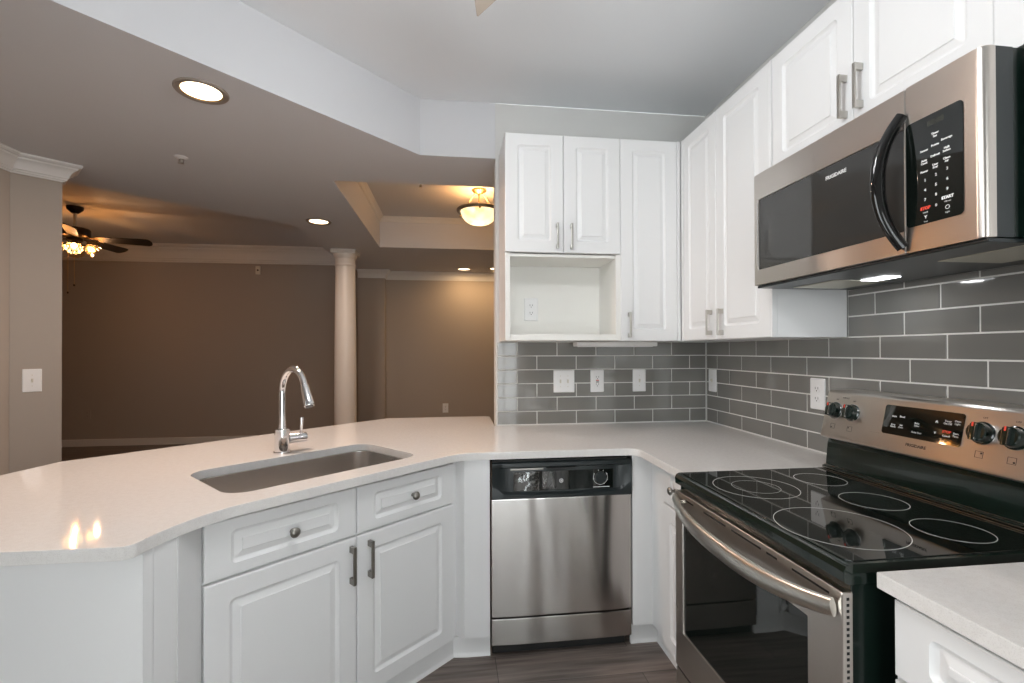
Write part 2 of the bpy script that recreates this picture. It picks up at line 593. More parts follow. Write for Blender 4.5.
for z0, z1 in ((LW_Z0, LW_Z0 + .05), (LW_Z1 - .05, LW_Z1)):
    wf.box(-4.215, -4.159, LW_Y0 + .05, ym - .03, z0, z1, .004).box(-4.215, -4.159, ym + .03, LW_Y1 - .05, z0, z1, .004)
w2 = struct('window_added', wf, 'trim')  # frame of the added, unseen side window
build('window_pane', B().box(-4.189, -4.185, LW_Y0 + .05, ym - .03, LW_Z0 + .05, LW_Z1 - .05).box(-4.189, -4.185, ym + .03, LW_Y1 - .05, LW_Z0 + .05, LW_Z1 - .05), 'pane', w2)
rear = B()
rear.box(-4.127, WIN_X0, REAR_Y - .12, REAR_Y, 0, CEIL)
rear.box(WIN_X1, WT - .001, REAR_Y - .12, REAR_Y, 0, CEIL)
rear.box(WIN_X0, WIN_X1, REAR_Y - .12, REAR_Y, WIN_Z1, CEIL)
rear.box(WIN_X0, WIN_X1, REAR_Y - .12, REAR_Y, 0, WIN_Z0)
struct('wall_rear', rear, 'wallk')
win = B()
xm = (WIN_X0 + WIN_X1) / 2
for x0, x1 in ((WIN_X0, WIN_X0 + .06), (xm - .05, xm + .05), (WIN_X1 - .06, WIN_X1)):
    win.box(x0, x1, REAR_Y - .09, REAR_Y - .03, WIN_Z0, WIN_Z1, .004)
for z0, z1 in ((WIN_Z0, WIN_Z0 + .07), (WIN_Z1 - .07, WIN_Z1)):
    win.box(WIN_X0 + .06, xm - .05, REAR_Y - .088, REAR_Y - .032, z0, z1, .004)
    win.box(xm + .05, WIN_X1 - .06, REAR_Y - .088, REAR_Y - .032, z0, z1, .004)
for x0, x1 in ((WIN_X0 + .06, xm - .05), (xm + .05, WIN_X1 - .06)):
    for k in range(1, 3):
        xk = x0 + (x1 - x0) * k / 3
        win.box(xk - .016, xk + .016, REAR_Y - .074, REAR_Y - .046, WIN_Z0 + .07, WIN_Z1 - .07, .002)
w_ob = struct('window_1', win, 'trim')
build('window_pane', B().box(WIN_X0 + .06, xm - .05, REAR_Y - .062, REAR_Y - .058, WIN_Z0 + .07, WIN_Z1 - .07)
      .box(xm + .05, WIN_X1 - .06, REAR_Y - .062, REAR_Y - .058, WIN_Z0 + .07, WIN_Z1 - .07), 'pane', w_ob)

low = [(-1.3285, WT), (-1.3285, .1285), (WT - .001, .1285), (WT - .001, 4.249), (-2.535, 4.249), (-2.535, 4.099), (-3.006, 4.099), (-3.006, 1.755),
       (-4.249, .669), (-4.249, .277), (-4.1265, .275), (-4.1265, -2.322), (-1.771, WT)]
TX0, TX1, TY0, TY1 = -2.378, -0.28, .505, 2.575
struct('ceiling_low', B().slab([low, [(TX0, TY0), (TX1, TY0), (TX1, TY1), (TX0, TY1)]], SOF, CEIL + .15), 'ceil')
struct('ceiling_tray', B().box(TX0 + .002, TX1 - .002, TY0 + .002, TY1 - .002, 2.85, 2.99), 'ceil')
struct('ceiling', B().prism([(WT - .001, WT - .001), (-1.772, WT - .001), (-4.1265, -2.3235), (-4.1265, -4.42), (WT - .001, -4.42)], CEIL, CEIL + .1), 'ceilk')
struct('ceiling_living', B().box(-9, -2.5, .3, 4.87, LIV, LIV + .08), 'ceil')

# mouldings
def crown(h, p):
    return [(p * a_, h * b_) for a_, b_ in ((0, 0), (.10, 0), (.13, .07), (.22, .09), (.25, .18), (.32, .21), (.36, .34), (.45, .50), (.58, .63), (.74, .72), (.78, .80), (.90, .83), (1, .91), (1, 1), (0, 1))]
struct('trim_1', B().sweep([(-4.045, .513), (-3.9635, .4235), (-4.126, .275), (-4.126, -2.33)], crown(.105, .085)[::-1], z=SOF - .106), 'trim', 22)
struct('trim_2', B().sweep([(-2.79, 4.75), (-8.99, 4.75)], crown(.255, .12), z=LIV - .256), 'trim', 22)
struct('trim_3', B().sweep([(.005, 4.249), (-2.535, 4.249), (-2.535, 4.099), (-2.90, 4.099)], crown(.115, .07), z=SOF - .116), 'trim', 22)
struct('trim_4', B().sweep([(TX1 - .002, TY1 - .001), (TX0 + .001, TY1 - .001), (TX0 + .001, TY0 + .002)], crown(.055, .045), z=2.85 - .0555), 'trim', 22)
base_p = [(0, 0), (.015, 0), (.015, .085), (.010, .098), (.004, .10), (0, .10)]
struct('baseboard_living', B().sweep([(-2.91, 4.75), (-8.99, 4.75)], base_p), 'trim')
struct('baseboard_dining', B().sweep([(.005, 4.249), (-2.535, 4.249), (-2.535, 4.099), (-2.90, 4.099)], base_p), 'trim')
toe_p = [(0, 0), (.016, 0), (.013, .012), (.009, .02), (.009, .088), (0, .094)]

# ------------------------------------------------------------------ tiles
P_T, Q_T, G_T = .2432, .083, .0029
def tile_wall(name, horiz, j_odd, j_even, lo, hi_fn, rows, front, back_mtx):
    b = B()
    for r in range(rows):
        z0 = CT + r * Q_T
        a, e = hi_fn(r)
        j = j_odd if r % 2 == 0 else j_even
        j += .02 if r >= 6 else 0
        js = [j - k * P_T for k in range(-2, 20)]
        cuts = sorted([e] + [v for v in js if a + .012 < v < e - .012] + [a])
        b.box(min(a, e), max(a, e), 0, .005, z0, min(z0 + Q_T, front), 0, back_mtx, 1)
        for x0, x1 in zip(cuts, cuts[1:]):
            zz1 = min(z0 + Q_T - G_T / 1.0, front)
            if zz1 - z0 < .01: continue
            b.box(x0 + G_T, x1 - G_T, .001, .0079, z0 + G_T, zz1, .0012, back_mtx, 0, 1)
    a, e = hi_fn(0)
    b.box(min(a, e), max(a, e), .001, .0084, CT + .0003, CT + .007, .001, back_mtx, 2)
    return b
# local x along the wall, local y out from the wall (0 at the plaster, .008 at the glaze)
mt_back = Matrix(((1, 0, 0, 0), (0, -1, 0, WT), (0, 0, 1, 0), (0, 0, 0, 1)))
mt_right = Matrix(((0, -1, 0, WT), (1, 0, 0, 0), (0, 0, 1, 0), (0, 0, 0, 1)))
UPZ = 1.4155
tw = tile_wall('', 0, -.108, -.2272, 0, lambda r: (-1.3215, -.0005), 7, UPZ - .0015, mt_back)
build('backsplash_tile', tw, ['tile', 'grout', 'trim'], kind='structure')
tw = tile_wall('', 0, -.1256, -.252, 0, lambda r: (-2.9, -.0085) if r < 6 else (-2.9, -1.0815), 9, 1.603, mt_right)
tb = B()
build('backsplash_tile', tw, ['tile', 'grout', 'trim'], kind='structure')

# ------------------------------------------------------------------ hardware shared by the cabinets
def pull(mtx, L_=.135, w=.012, pr=.03):
    b = B()
    for s in (-1, 1):
        b.box(-w / 2, w / 2, s * (L_ / 2 - w) - w * .9, s * (L_ / 2 - w) + w * .9, 0, pr - .004, .0015, mtx)
    b.box(-w / 2, w / 2, -L_ / 2, L_ / 2, pr - .006, pr, .002, mtx)
    return b
def at(mtx, x, y, z=0):
    return mtx @ Matrix.Translation((x, y, z))
def knob(mtx):
    return B().lathe([(0, 0), (.008, 0), (.0065, .008), (.006, .014), (.012, .018), (.016, .022), (.0165, .026), (.013, .031), (.007, .0335), (0, .034)], mtx, 24)

def door(parent, mtx, x0, x1, y0, y1, handle=None, hl=.135, sx=.066, sy=.06, hm='nickel'):
    d = build('door', B().panel(mtx, x0, x1, y0, y1, .02, sx, sy), 'cab', parent, 25)
    if handle:
        build('handle', pull(at(mtx, handle[0], handle[1], .0195), hl), hm, d)
    return d
def drawer(parent, mtx, x0, x1, y0, y1, kx=None, ky=None, sx=.07, sy=.034):
    d = build('drawer', B().panel(mtx, x0, x1, y0, y1, .02, sx, sy), 'cab', parent, 25)
    if kx is not None:
        build('knob', knob(at(mtx, kx, ky, .0185)), 'pewter', d)
    return d

# ------------------------------------------------------------------ worktops
def arc(c, r, a0, a1, n=8):
    return [(c[0] + r * math.cos(math.radians(a0 + (a1 - a0) * i / n)), c[1] + r * math.sin(math.radians(a0 + (a1 - a0) * i / n))) for i in range(n + 1)]
def smooth_corner(p0, p, p1, r, n=6):
    p0, p, p1 = Vector(p0[:2]), Vector(p[:2]), Vector(p1[:2])
    a = p + (p0 - p).normalized() * r; c = p + (p1 - p).normalized() * r
    return [tuple((1 - t) ** 2 * a + 2 * t * (1 - t) * p + t * t * c) for t in [i / n for i in range(n + 1)]]
EY = -.728
pen_a = PP(-.437, 0); bend = PP((EY - F0.y) / UU.y, 0)
outer = [(-.0008, -.0008), (-1.3335, -.0008), (-1.3335, .405), (-1.36, .428), (-2.01, .428), (-3.173, -.657), (-3.225, -.90), (-3.40, -1.60)]
P1 = (-2.325, -1.618)
outer += smooth_corner((-3.3, -1.60), P1, (-2.31, -1.5), .03)
outer += smooth_corner(P1, (-2.302, -1.455), PP(-.30, 0), .14, 10)
outer += smooth_corner(PP(-.2, 0), bend, (-.9, EY), .06)
outer += smooth_corner((-.9, EY), (-.748, EY), (-.748, -1), .055)
outer += [(-.748, -1.168), (-.0008, -1.168)]
SU0, SU1, SD0, SD1 = -.345, .40, .105, .535
hole = [tuple(PP(u, d)[:2]) for u, d in rrect(SU0, SU1, SD0, SD1, .075, 8)]
ct = build('worktop', B().slab([outer[::-1], hole], CB, CT, .003), 'quartz', None, 30)
tag(ct, 'white speckled quartz worktop bending from the peninsula sink to the range', 'worktop')
ct2 = build('worktop', B().slab([[(-.738, -1.953), (-.0008, -1.953), (-.0008, -2.9), (-.738, -2.9)][::-1]], CB, CT, .003), 'quartz', None, 30)
tag(ct2, 'short white quartz worktop on the near side of the range', 'worktop')

# ------------------------------------------------------------------ sink and faucet
sk = thing('sink', 'stainless steel undermount sink let into the peninsula worktop', 'sink', tuple(PP(.03, .32, CB - .21)))
def sl(inset, z, r):
    return [tuple(PP(u, d, z)) for u, d in rrect(SU0 + inset, SU1 - inset, SD0 + inset, SD1 - inset, r, 8)]
zt = CB - .0006
build('basin', B().loops([sl(-.03, zt, .1), sl(-.004, zt, .079), sl(-.002, zt - .004, .077), sl(.002, zt - .15, .073), sl(.010, zt - .178, .066), sl(.030, zt - .193, .05), sl(.06, zt - .197, .03), sl(.14, zt - .202, .02)], None, 0, False, True), 'steelsink', sk, 50)
dm = FT(zt - .2015, *PP(.03, .32)[:2])
dr = build('drain', B().lathe([(0, .0005), (.028, .0005), (.034, .003), (.044, .0035), (.046, .0005)], dm, 32), 'chrome', sk)
build('strainer', B().lathe([(0, .004), (.012, .004), (.022, .002), (.026, .001)], dm, 24).cyl(.004, .003, .012, dm, 12), 'pewter', dr)

FC = PP(.040, .612, CT)
fa = thing('faucet', 'tall chrome gooseneck faucet standing behind the sink', 'faucet', tuple(FC))
fm = frame(FC, UU, -NN)          # local x along the run, y away from the room, z up
build('faucet_body', B().lathe([(0, 0.0005), (.036, .0005), (.036, .006), (.031, .008), (.031, .103), (.029, .106), (.0165, .109), (.0165, .115)], fm, 32), 'chrome', fa, 35)
pts = [(0, 0, .10 + .02 * i) for i in range(8)] + [(0, 0, .264)]
R_ = .108
for i in range(1, 15):
    a = PI * i / 15 * .94
    pts.append((0, -R_ + R_ * math.cos(a), .264 + R_ * math.sin(a)))
build('spout', B().tube(pts, .0145, 18, 0, fm), 'chrome', fa, 50)
e0 = Vector(pts[-1]); dv = (e0 - Vector(pts[-2])).normalized()
hm_ = fm @ Matrix.Translation(e0) @ dv.to_track_quat('Z', 'Y').to_matrix().to_4x4()
sh = build('spray_head', B().lathe([(.0145, -.004), (.017, 0), (.0185, .012), (.0215, .07), (.0215, .088), (.018, .093), (0, .093)], hm_, 28), 'chrome', fa, 35)
build('nozzle', B().lathe([(.016, .092), (.016, .0945), (0, .0945)], hm_, 20), 'blackp', sh)
hx = fm @ Matrix.Translation((0, 0, .056)) @ Matrix.Rotation(PI / 2, 4, 'Y')
hd = build('handle', B().lathe([(.021, .026), (.021, .070), (.0225, .072), (.0225, .104), (.020, .107), (0, .107)], hx, 28), 'chrome', fa, 35)
build('lever', B().tube([(.086, 0, .074), (.086, 0, .10), (.087, 0, .125), (.088, 0, .146)], [.0065, .0065, .0075, .008], 12, 0, fm), 'chrome', hd, 45)

# ------------------------------------------------------------------ sink cabinet (peninsula front)
DZ0, DZ1, WZ0, WZ1 = .097, .690, .699, .868
sc = thing('base_cabinet', 'white sink base cabinet with two drawers over two doors', 'cabinet', tuple(PP(.05, .33, 0)))
bd = B()
fpl = FP(.05)                    # local z=0 plane just behind the doors
for x0, x1 in ((-.436, -.418), (.538, .556)):
    bd.box(x0, x1, .094, .8785, -.56, 0, 0, fpl)
bd.box(-.418, .538, .094, .112, -.56, -.018, 0, fpl)
bd.box(-.418, .538, .112, .8785, -.56, -.545, 0, fpl)
bd.box(-.418, .538, .8435, .8785, -.018, 0, 0, fpl)
bd.box(-.418, .538, .112, .13, -.018, 0, 0, fpl)
bd.box(-.418, .538, .675, .71, -.018, 0, 0, fpl)
bd.box(.03, .075, .13, .675, -.018, 0, 0, fpl)
bd.box(.03, .075, .71, .8435, -.018, 0, 0, fpl)
build('body', bd, 'cab', sc)
fd_ = FP(.0502)
drawer(sc, fd_, -.434, .0495, WZ0, WZ1, -.183, .779)
drawer(sc, fd_, .0545, .525, WZ0, WZ1, .304, .784)
door(sc, fd_, -.434, .0495, DZ0, DZ1, (.028, .597), .136, hm='pewter')
door(sc, fd_, .0545, .525, DZ0, DZ1, (.102, .597), .136, hm='pewter')

# corner between the sink cabinet and the dishwasher
KY = -.705
c1 = PP(.557, .05)
DWX0, DWX1 = -1.416, -.769
fl = build('filler_panel', B().prism([(c1.x, c1.y), (-1.534, KY), (DWX0 - .006, KY), (DWX0 - .006, KY + .02), (-1.534, KY + .03), (c1.x - .006, c1.y + .02)], .094, CB - .0008, .0015), 'cab')
tag(fl, 'narrow white filler panel between the sink cabinet and the dishwasher', 'panel')
XR = -.667
fl = build('filler_panel', B().prism([(DWX1 + .006, KY), (XR, KY), (XR, -.8515), (XR + .02, -.8515), (XR + .02, KY + .02), (DWX1 + .006, KY + .02)], .094, CB - .0008, .0015), 'cab')
tag(fl, 'white corner filler panel to the right of the dishwasher', 'panel')
struct('baseboard_sink', B().sweep([(DWX0 - .004, KY + .035), (-1.52, KY + .035), tuple(PP(.552, .068)[:2]), tuple(PP(-.436, .068)[:2])], toe_p), 'cab')
struct('baseboard_corner', B().sweep([(XR + .045, -1.168), (XR + .045, KY + .035), (DWX1 + .004, KY + .035)][::1], toe_p), 'cab')

# cabinet between the corner and the range
rc = thing('base_cabinet', 'narrow white base cabinet squeezed between the corner and the range', 'cabinet', (-.33, -1.01, 0))
build('body', B().box(XR + .002, -.01, -1.166, -.853, .094, CB - .0008, .001), 'cab', rc)
fr_ = FR(XR + .0018)
drawer(rc, fr_, .855, 1.166, .715, .868, .972, .79)
door(rc, fr_, .855, 1.166, .097, .706)

# cabinet beside the camera, right of the range
nc = thing('base_cabinet', 'white base cabinet with a wide drawer on the near side of the range', 'cabinet', (-.36, -2.42, 0))
build('body', B().box(-.70, -.01, -2.89, -1.96, .094, CB - .0008, .001), 'cab', nc)
fn_ = FR(-.7002)
drawer(nc, fn_, 1.972, 2.88, .722, .870, 2.42, .795)
door(nc, fn_, 1.972, 2.424, .10, .712, (2.39, .60), .135)
door(nc, fn_, 2.43, 2.88, .10, .712, (2.465, .60), .135)
build('toe_kick', B().box(-.64, -.10, -2.88, -1.97, 0.001, .094), 'cab', nc)

# peninsula end: panels that close the left end
pe = thing('end_panel', 'white panelled end of the peninsula left of the sink cabinet', 'panel', (-2.75, -1.45, 0))
build('front_panel', B().box(-3.30, -2.3315, -1.562, -1.542, .001, CB - .0008, .001), 'cab', pe)
build('corner_post', B().prism([(-2.3305, -1.564), (-2.328, -1.564), (-2.3195, -1.541), (-2.3195, -1.536), (-2.3305, -1.536)], .001, CB - .0008, .001), 'cab', pe)
pa = PP(-.4385, .04)
build('side_panel', B().prism([(-2.321, -1.5345), (-2.299, -1.476), (-2.323, -1.476), (-2.340, -1.5345)], .001, CB - .0008, .001), 'cab', pe)
build('stile', B().prism([(-2.2965, -1.4745), (pa.x, pa.y), (pa.x - .03, pa.y + .02), (-2.322, -1.4725)], .001, CB - .0008, .001), 'cab', pe)
kw = [PP(-.95, .66), PP(.70, .66), PP(.70, .78), PP(-.95, .78)]
struct('wall_peninsula', B().prism([(p.x, p.y) for p in kw], 0, CB - .001), 'taupe')

# ------------------------------------------------------------------ dishwasher
dw = thing('dishwasher', 'stainless dishwasher with a black control panel under the worktop', 'dishwasher', ((DWX0 + DWX1) / 2, -.4, 0))
DY = -.708
build('tub', B().box(DWX0 + .004, DWX1 - .004, DY + .03, -.10, .10, .862), 'blackm', dw)
fdw = FB(DY)
X0, X1 = DWX0 + .002, DWX1 - .002
# door sheet: shallow bow across its width
def bowed(x0, x1, z0, z1, y, th, bow, n=20):
    lp = []
    for i in range(n + 1):
        t = i / n; x = x0 + (x1 - x0) * t
        yy = y - bow * (1 - (2 * t - 1) ** 4)
        lp.append([(x, y + th, z0), (x, yy, z0), (x, yy - .001, z0 + .004), (x, yy - .001, z1 - .004), (x, yy, z1), (x, y + th, z1)])
    return B().loops(lp, None, 0, True, True)
build('door', bowed(X0, X1, .180, .702, DY, .03, .006), 'steel', dw, 50)
build('lower_panel', bowed(X0, X1, .056, .171, DY, .03, .006), 'steel', dw, 50)
cp = B()
# black console: recessed face, lip at the top and a bowed lower lip
lp = []
n = 24
for i in range(n + 1):
    t = i / n; x = X0 + (X1 - X0) * t
    k = 1 - (2 * t - 1) ** 2
    e = min(1, min(t, 1 - t) / .10); e = e * e * (3 - 2 * e)
    zb = .735 - .012 * k
    lp.append([(x, DY + .028, .703), (x, DY - .008, .703), (x, DY - .012, .708), (x, DY - .012, zb - .006 + (1 - e) * .03), (x, DY - .012 + .014 * e, zb + .004 + (1 - e) * .03),
               (x, DY - .012 + .016 * e, .838), (x, DY - .012, .846), (x, DY - .012, .862), (x, DY - .006, .867), (x, DY + .028, .867)])
cp.loops(lp, None, 0, True, True)
con = build('control_panel', cp, 'blackp', dw, 35)
build('top_gasket', B().box(X0 + .004, X1 - .02, DY - .004, DY + .028, .8685, .8755, .001), 'blackm', dw)
fy = DY + .0035
build('display_window', B().box(-1.315, -.855, fy - .003, fy + .004, .735, .822, .001), 'glassblack', con)
build('latch', B().box(-1.165, -1.03, fy - .012, fy + .004, .829, .8375, .002).box(-1.14, -1.10, fy - .014, fy - .010, .825, .834, .001), 'blackm', con)
build('label_strip', B().box(-1.33, -1.18, fy - .004, fy + .004, .828, .836, .001), 'pewter', con)
em = FB(fy - .003, -1.098, .776)
build('emblem', B().ring(.009, .0025, .001, em, 32).cyl(.003, 0, .001, em, 16), 'print', con)
dl = build('dial', B().cyl(.026, -.001, .010, FB(fy - .003, -.915, .785), 32, 0, .002).box(-.004, .004, -.024, .024, .009, .014, .001, FB(fy - .003, -.915, .785) @ Matrix.Rotation(.9, 4, 'Z')), 'blackp', con)
pr = B()
fdm = FB(fy - .0032, -.915, .785)
for k in range(7):
    a = math.radians(-150 + k * 42)
    pr.box(-.001, .001, .030, .036, 0, .0004, 0, fdm @ Matrix.Rotation(a, 4, 'Z'))
pr.box(-.035, .042, -.045, -.042, 0, .0004, 0, fdm)
ar = [(.033 * math.cos(math.radians(a)), .033 * math.sin(math.radians(a)), .0003) for a in range(150, 400, 8)]
pr.tube(ar, .0009, 6, 0, fdm)
build('dial_marks', pr, 'print', con)
def crumple(x0, x1, z0, z1, y, amp, seed, nx=26, nz=14):
    rnd = random.Random(seed)
    gx = [[rnd.random() for _ in range(nz + 1)] for _ in range(nx + 1)]
    lp = [[(x0 + (x1 - x0) * (i / nx), y - .001 - amp * gx[i][j] * (1 - abs(2 * i / nx - 1) ** 4), z0 + (z1 - z0) * (j / nz)) for j in range(nz + 1)] for i in range(nx + 1)]
    return B().loops(lp, None, 0, closed=False)
build('protective_film', crumple(-1.318, -1.20, .738, .820, fy - .003, .012, 3, 11, 7), 'film', con, 180)
build('protective_film', crumple(-1.185, -1.12, .742, .820, fy - .003, .004, 9, 5, 4), 'film', con, 180)
build('kick_plate', B().box(X0 + .004, X1 - .02, DY + .035, DY + .05, .001, .099), 'blackm', dw)

# ------------------------------------------------------------------ range
RY0, RY1 = -1.176, -1.924         # far and near sides
RXF = -.784
rg = thing('range', 'freestanding electric range with black glass cooktop and stainless door', 'range', (-.40, (RY0 + RY1) / 2, 0))
b = B()
b.box(-.766, -.03, RY1 + .004, RY0 - .004, .02, .876, .003)
build('body', b, 'green', rg)
for x in (-.70, -.10):
    for y in (RY1 + .05, RY0 - .05):
        build('levelling_foot', B().cyl(.018, 0.0005, .022, FT(0, x, y), 16), 'blackm', rg)
# cooktop frame with a rolled front edge, ceramic glass let in
b = B()
prof = [(-.03, .878), (RXF + .01, .878), (RXF, .884), (RXF - .002, .905), (RXF + .004, .916), (RXF + .014, .920), (-.03, .920)]
b.loops([[(x, y, z) for x, z in prof] for y in (RY1, RY1 + .003, RY0 - .003, RY0)], None, 0, True, True)
ck = build('cooktop', b, 'black', rg, 30)
build('glass_surface', B().slab([rrect(RXF + .018, -.20, RY1 + .012, RY0 - .012, .012)], .9198, .9222, .0008), 'glassblack', ck)
rt = .9221
for cx, cy, r, sx_ in ((-.615, -1.386, .127, 1), (-.628, -1.733, .143, 1), (-.342, -1.335, .078, 1), (-.366, -1.566, .084, 1), (-.375, -1.793, .080, 1)):
    build('burner_ring', B().ring(r, .0017, .0004, FT(rt, cx, cy), 72), 'ring', ck, 30)
build('burner_ring', B().ring(.072, .0008, .0004, FT(rt, -.613, -1.386), 60), 'ring', ck, 30)
# riser and tilted control console
b = B()
b.prism([(-.190, .9225), (-.184, .93), (-.176, 1.018), (-.165, 1.035), (-.06, 1.035), (-.03, .9225)], 0, RY0 - RY1, .003, frame((0, RY1, 0), (1, 0, 0), (0, 0, 1)) @ Matrix.Scale(-1, 4, (0, 0, 1)))
b.prism([(-.198, .9225), (-.198, .930), (-.186, .933), (-.186, .9225)], 0, RY0 - RY1, .001, frame((0, RY1, 0), (1, 0, 0), (0, 0, 1)) @ Matrix.Scale(-1, 4, (0, 0, 1)))
rs = build('backguard_riser', b, 'black', rg, 30)
build('ledge_highlight', B().box(-.2002, -.1985, RY1 + .002, RY0 - .002, .9245, .9275).box(-.1905, -.1885, RY1 + .002, RY0 - .002, .9335, .9355), 'pewter', rs)  # pewter strips paint the bright highlights along the ledge's rounded edges
b = B()
b.prism([(-.170, 1.030), (-.205, 1.040), (-.2055, 1.046), (-.1695, 1.205), (-.160, 1.213), (-.045, 1.213), (-.03, 1.20), (-.03, 1.036)], 0, RY0 - RY1, .0035, frame((0, RY1, 0), (1, 0, 0), (0, 0, 1)) @ Matrix.Scale(-1, 4, (0, 0, 1)))
bgd = build('backguard', b, 'steel_y', rg, 30)
tdir = Vector((.036, 0, .159)).normalized()
def fbg(y, t, lift=0.0):          # frame on the tilted console face
    o = Vector((-.2055, y, 1.046)) + tdir * t
    f = frame(o, (0, -1, 0), tdir)
    return f @ Matrix.Translation((0, 0, lift))
f = fbg(-1.55, .096)
bz = build('display', B().slab([rrect(-.125, .118, -.047, .047, .008)], 0.0002, .003, .0006).bm and B().loops([[(x, y, 0) for x, y in rrect(-.125, .118, -.047, .047, .008)], [(x, y, .0025) for x, y in rrect(-.125, .118, -.047, .047, .008)]], f, 0, False, True), 'glassblack', bgd)
build('display_bezel', B().loops([[(x, y, 0) for x, y in rrect(-.1275, .1205, -.0495, .0495, .009)], [(x, y, .0012) for x, y in rrect(-.1275, .1205, -.0495, .0495, .009)]], f, 0, False, True), 'nickel', bgd)
b = B()
for (yy, tt, s, sz) in ((-1.461, .108, 'Bake', .010), (-1.487, .109, 'Broil', .010), (-1.462, .078, 'Keep\nWarm', .008), (-1.488, .079, 'Self\nClean', .008),
                        (-1.537, .092, 'Bake\nTime', .009), (-1.540, .068, 'Delay Start', .008), (-1.594, .107, '^', .022), (-1.594, .079, 'v', .016),
                        (-1.625, .112, 'Timer\nOn-Off', .009), (-1.651, .115, 'Oven\nLight', .009), (-1.651, .080, 'Start\nTime', .009), (-1.626, .077, '\nCancel', .009)):
    b.text(s, sz * .85, fbg(yy, tt, .0026), 0, .0003)
b.text('STOP\n', .010, fbg(-1.626, .080, .0026), 1, .0003, bold=.0003)
build('lettering', b, ['print', 'printred'], bz, 30)
b = B()
b.text('FRIGIDAIRE', .0125, fbg(-1.543, .027, .0002), 0, .0003, bold=.0003)
for yk, q in ((-1.226, (-1, -1)), (-1.30, (-1, 1)), (-1.715, (1, 1)), (-1.790, (1, -1))):
    f = fbg(yk, .040, .0002)
    ib = B()
    for a in ((-.010, .010, -.009, -.008), (-.010, .010, .008, .009), (-.010, -.009, -.008, .008), (.009, .010, -.008, .008)):
        ib.box(a[0], a[1], a[2], a[3], 0, .0004, 0, f)
    ib.cyl(.0025, 0, .0005, at(f, .005 * q[0], .004 * q[1]), 12)
    build('burner_icon', ib, 'printblack', bgd, 30)
    b.text('OFF', .007, fbg(yk, .139, .0002), 0, .0003)
b.text('SURFACE', .007, fbg(-1.262, .147, .0002), 0, .0003)
build('lettering', b, 'printblack', bgd, 30)
for yk in (-1.226, -1.300, -1.715, -1.790):
    f = fbg(yk, .098, .0003)
    kb = B().lathe([(0, 0), (.030, 0), (.030, .004), (.027, .006), (.025, .022), (.022, .025), (0, .025)], f, 32)
    kb.prism([(-.007, -.024), (.007, -.024), (.005, .024), (-.005, .024)], .024, .036, .002, f)
    kn = build('knob', kb, 'black', bgd, 30)
    build('indicator', B().box(-.0022, .0022, .012, .0235, .0355, .0368, 0, f), 'printred', kn)
    build('skirt_ring', B().ring(.0315, .0018, .002, f, 32), 'chrome', kn)
    for gx in (-.0075, .0060):
        build('grip_edge', B().box(gx, gx + .0009, -.02, .02, .026, .0358, 0, f), 'chrome', kn)
# oven door
DX = RXF - .004
od_z0, od_z1 = .236, .862
fo = FR(DX + .024)
a0, a1 = -RY0 + .006, -RY1 - .002
wx0, wx1, wz0, wz1 = 1.238, 1.824, .374, .760
b = B()
t = .024
def frame_ring(b, x0, x1, y0, y1, hx0, hx1, hy0, hy1, z0, z1, mtx, mi=0, r=.003):
    o0 = rrect(x0, x1, y0, y1, .004); i0 = rrect(hx0, hx1, hy0, hy1, r)
    o1 = rrect(x0 + .002, x1 - .002, y0 + .002, y1 - .002, .004); i1 = rrect(hx0 - .0015, hx1 + .0015, hy0 - .0015, hy1 + .0015, r)
    return b.loops([[(x, y, z0) for x, y in o0], [(x, y, z1 - .002) for x, y in o0], [(x, y, z1) for x, y in o1], [(x, y, z1) for x, y in i1], [(x, y, z1 - .003) for x, y in i0], [(x, y, z0) for x, y in i0]], mtx, mi, wrap=True)
frame_ring(b, a0, a1, od_z0, od_z1, wx0, wx1, wz0, wz1, 0, t, fo)
odr = build('oven_door', b, 'steel_y', rg, 30)
build('oven_window', B().box(wx0 + .0005, wx1 - .0005, wz0 + .0005, wz1 - .0005, t - .012, t - .005, 0, fo), 'glassblack', odr)
b = B()
for k in range(22):
    b.box(0, .006, 0, .006, 0, .0006, 0, frame((DX + .010, RY1 + .0018, .845 - k * .0125), (1, 0, 0), (0, 0, 1)))
build('vent_slots', b, 'blackm', odr)
for s0, s1 in ((1.262, 1.312), (1.378, 1.50), (1.53, 1.662), (1.684, 1.724), (1.776, 1.888)):
    build('top_vent_slot', B().box(s0, s1, .8425, .8475, t - .0002, t + .0006, 0, fo), 'blackm', odr)
hp = []
for i in range(25):
    q = i / 24
    yy = RY0 - .030 + (RY1 + .012 - RY0 + .030) * q
    k = 1 - (2 * q - 1) ** 4 * .0
    bow = 1 - abs(2 * q - 1) ** 2.6
    hp.append((DX - .012 - .046 * bow, yy, .838 - .026 * bow - .010 * q))
b = B().tube(hp, [.0165 + .006 * (1 - abs(2 * i / 24 - 1) ** 2) for i in range(25)], 16, 0, None, True, (1.2, .6))
for s in (hp[1], hp[-2]):
    b.cyl(.007, -.004, .016, frame((DX, s[1], s[2]), (0, -1, 0), (0, 0, 1)), 16)
build('handle', b, 'nickel', odr, 40)
b = B().box(a0, a1, .045, .228, 0, .023, .004, fo)
dwr = build('storage_drawer', b, 'steel_y', rg)
build('drawer_gap', B().box(a0 + .004, a1 - .004, .229, .2355, 0, .02, 0, fo), 'blackm', rg)

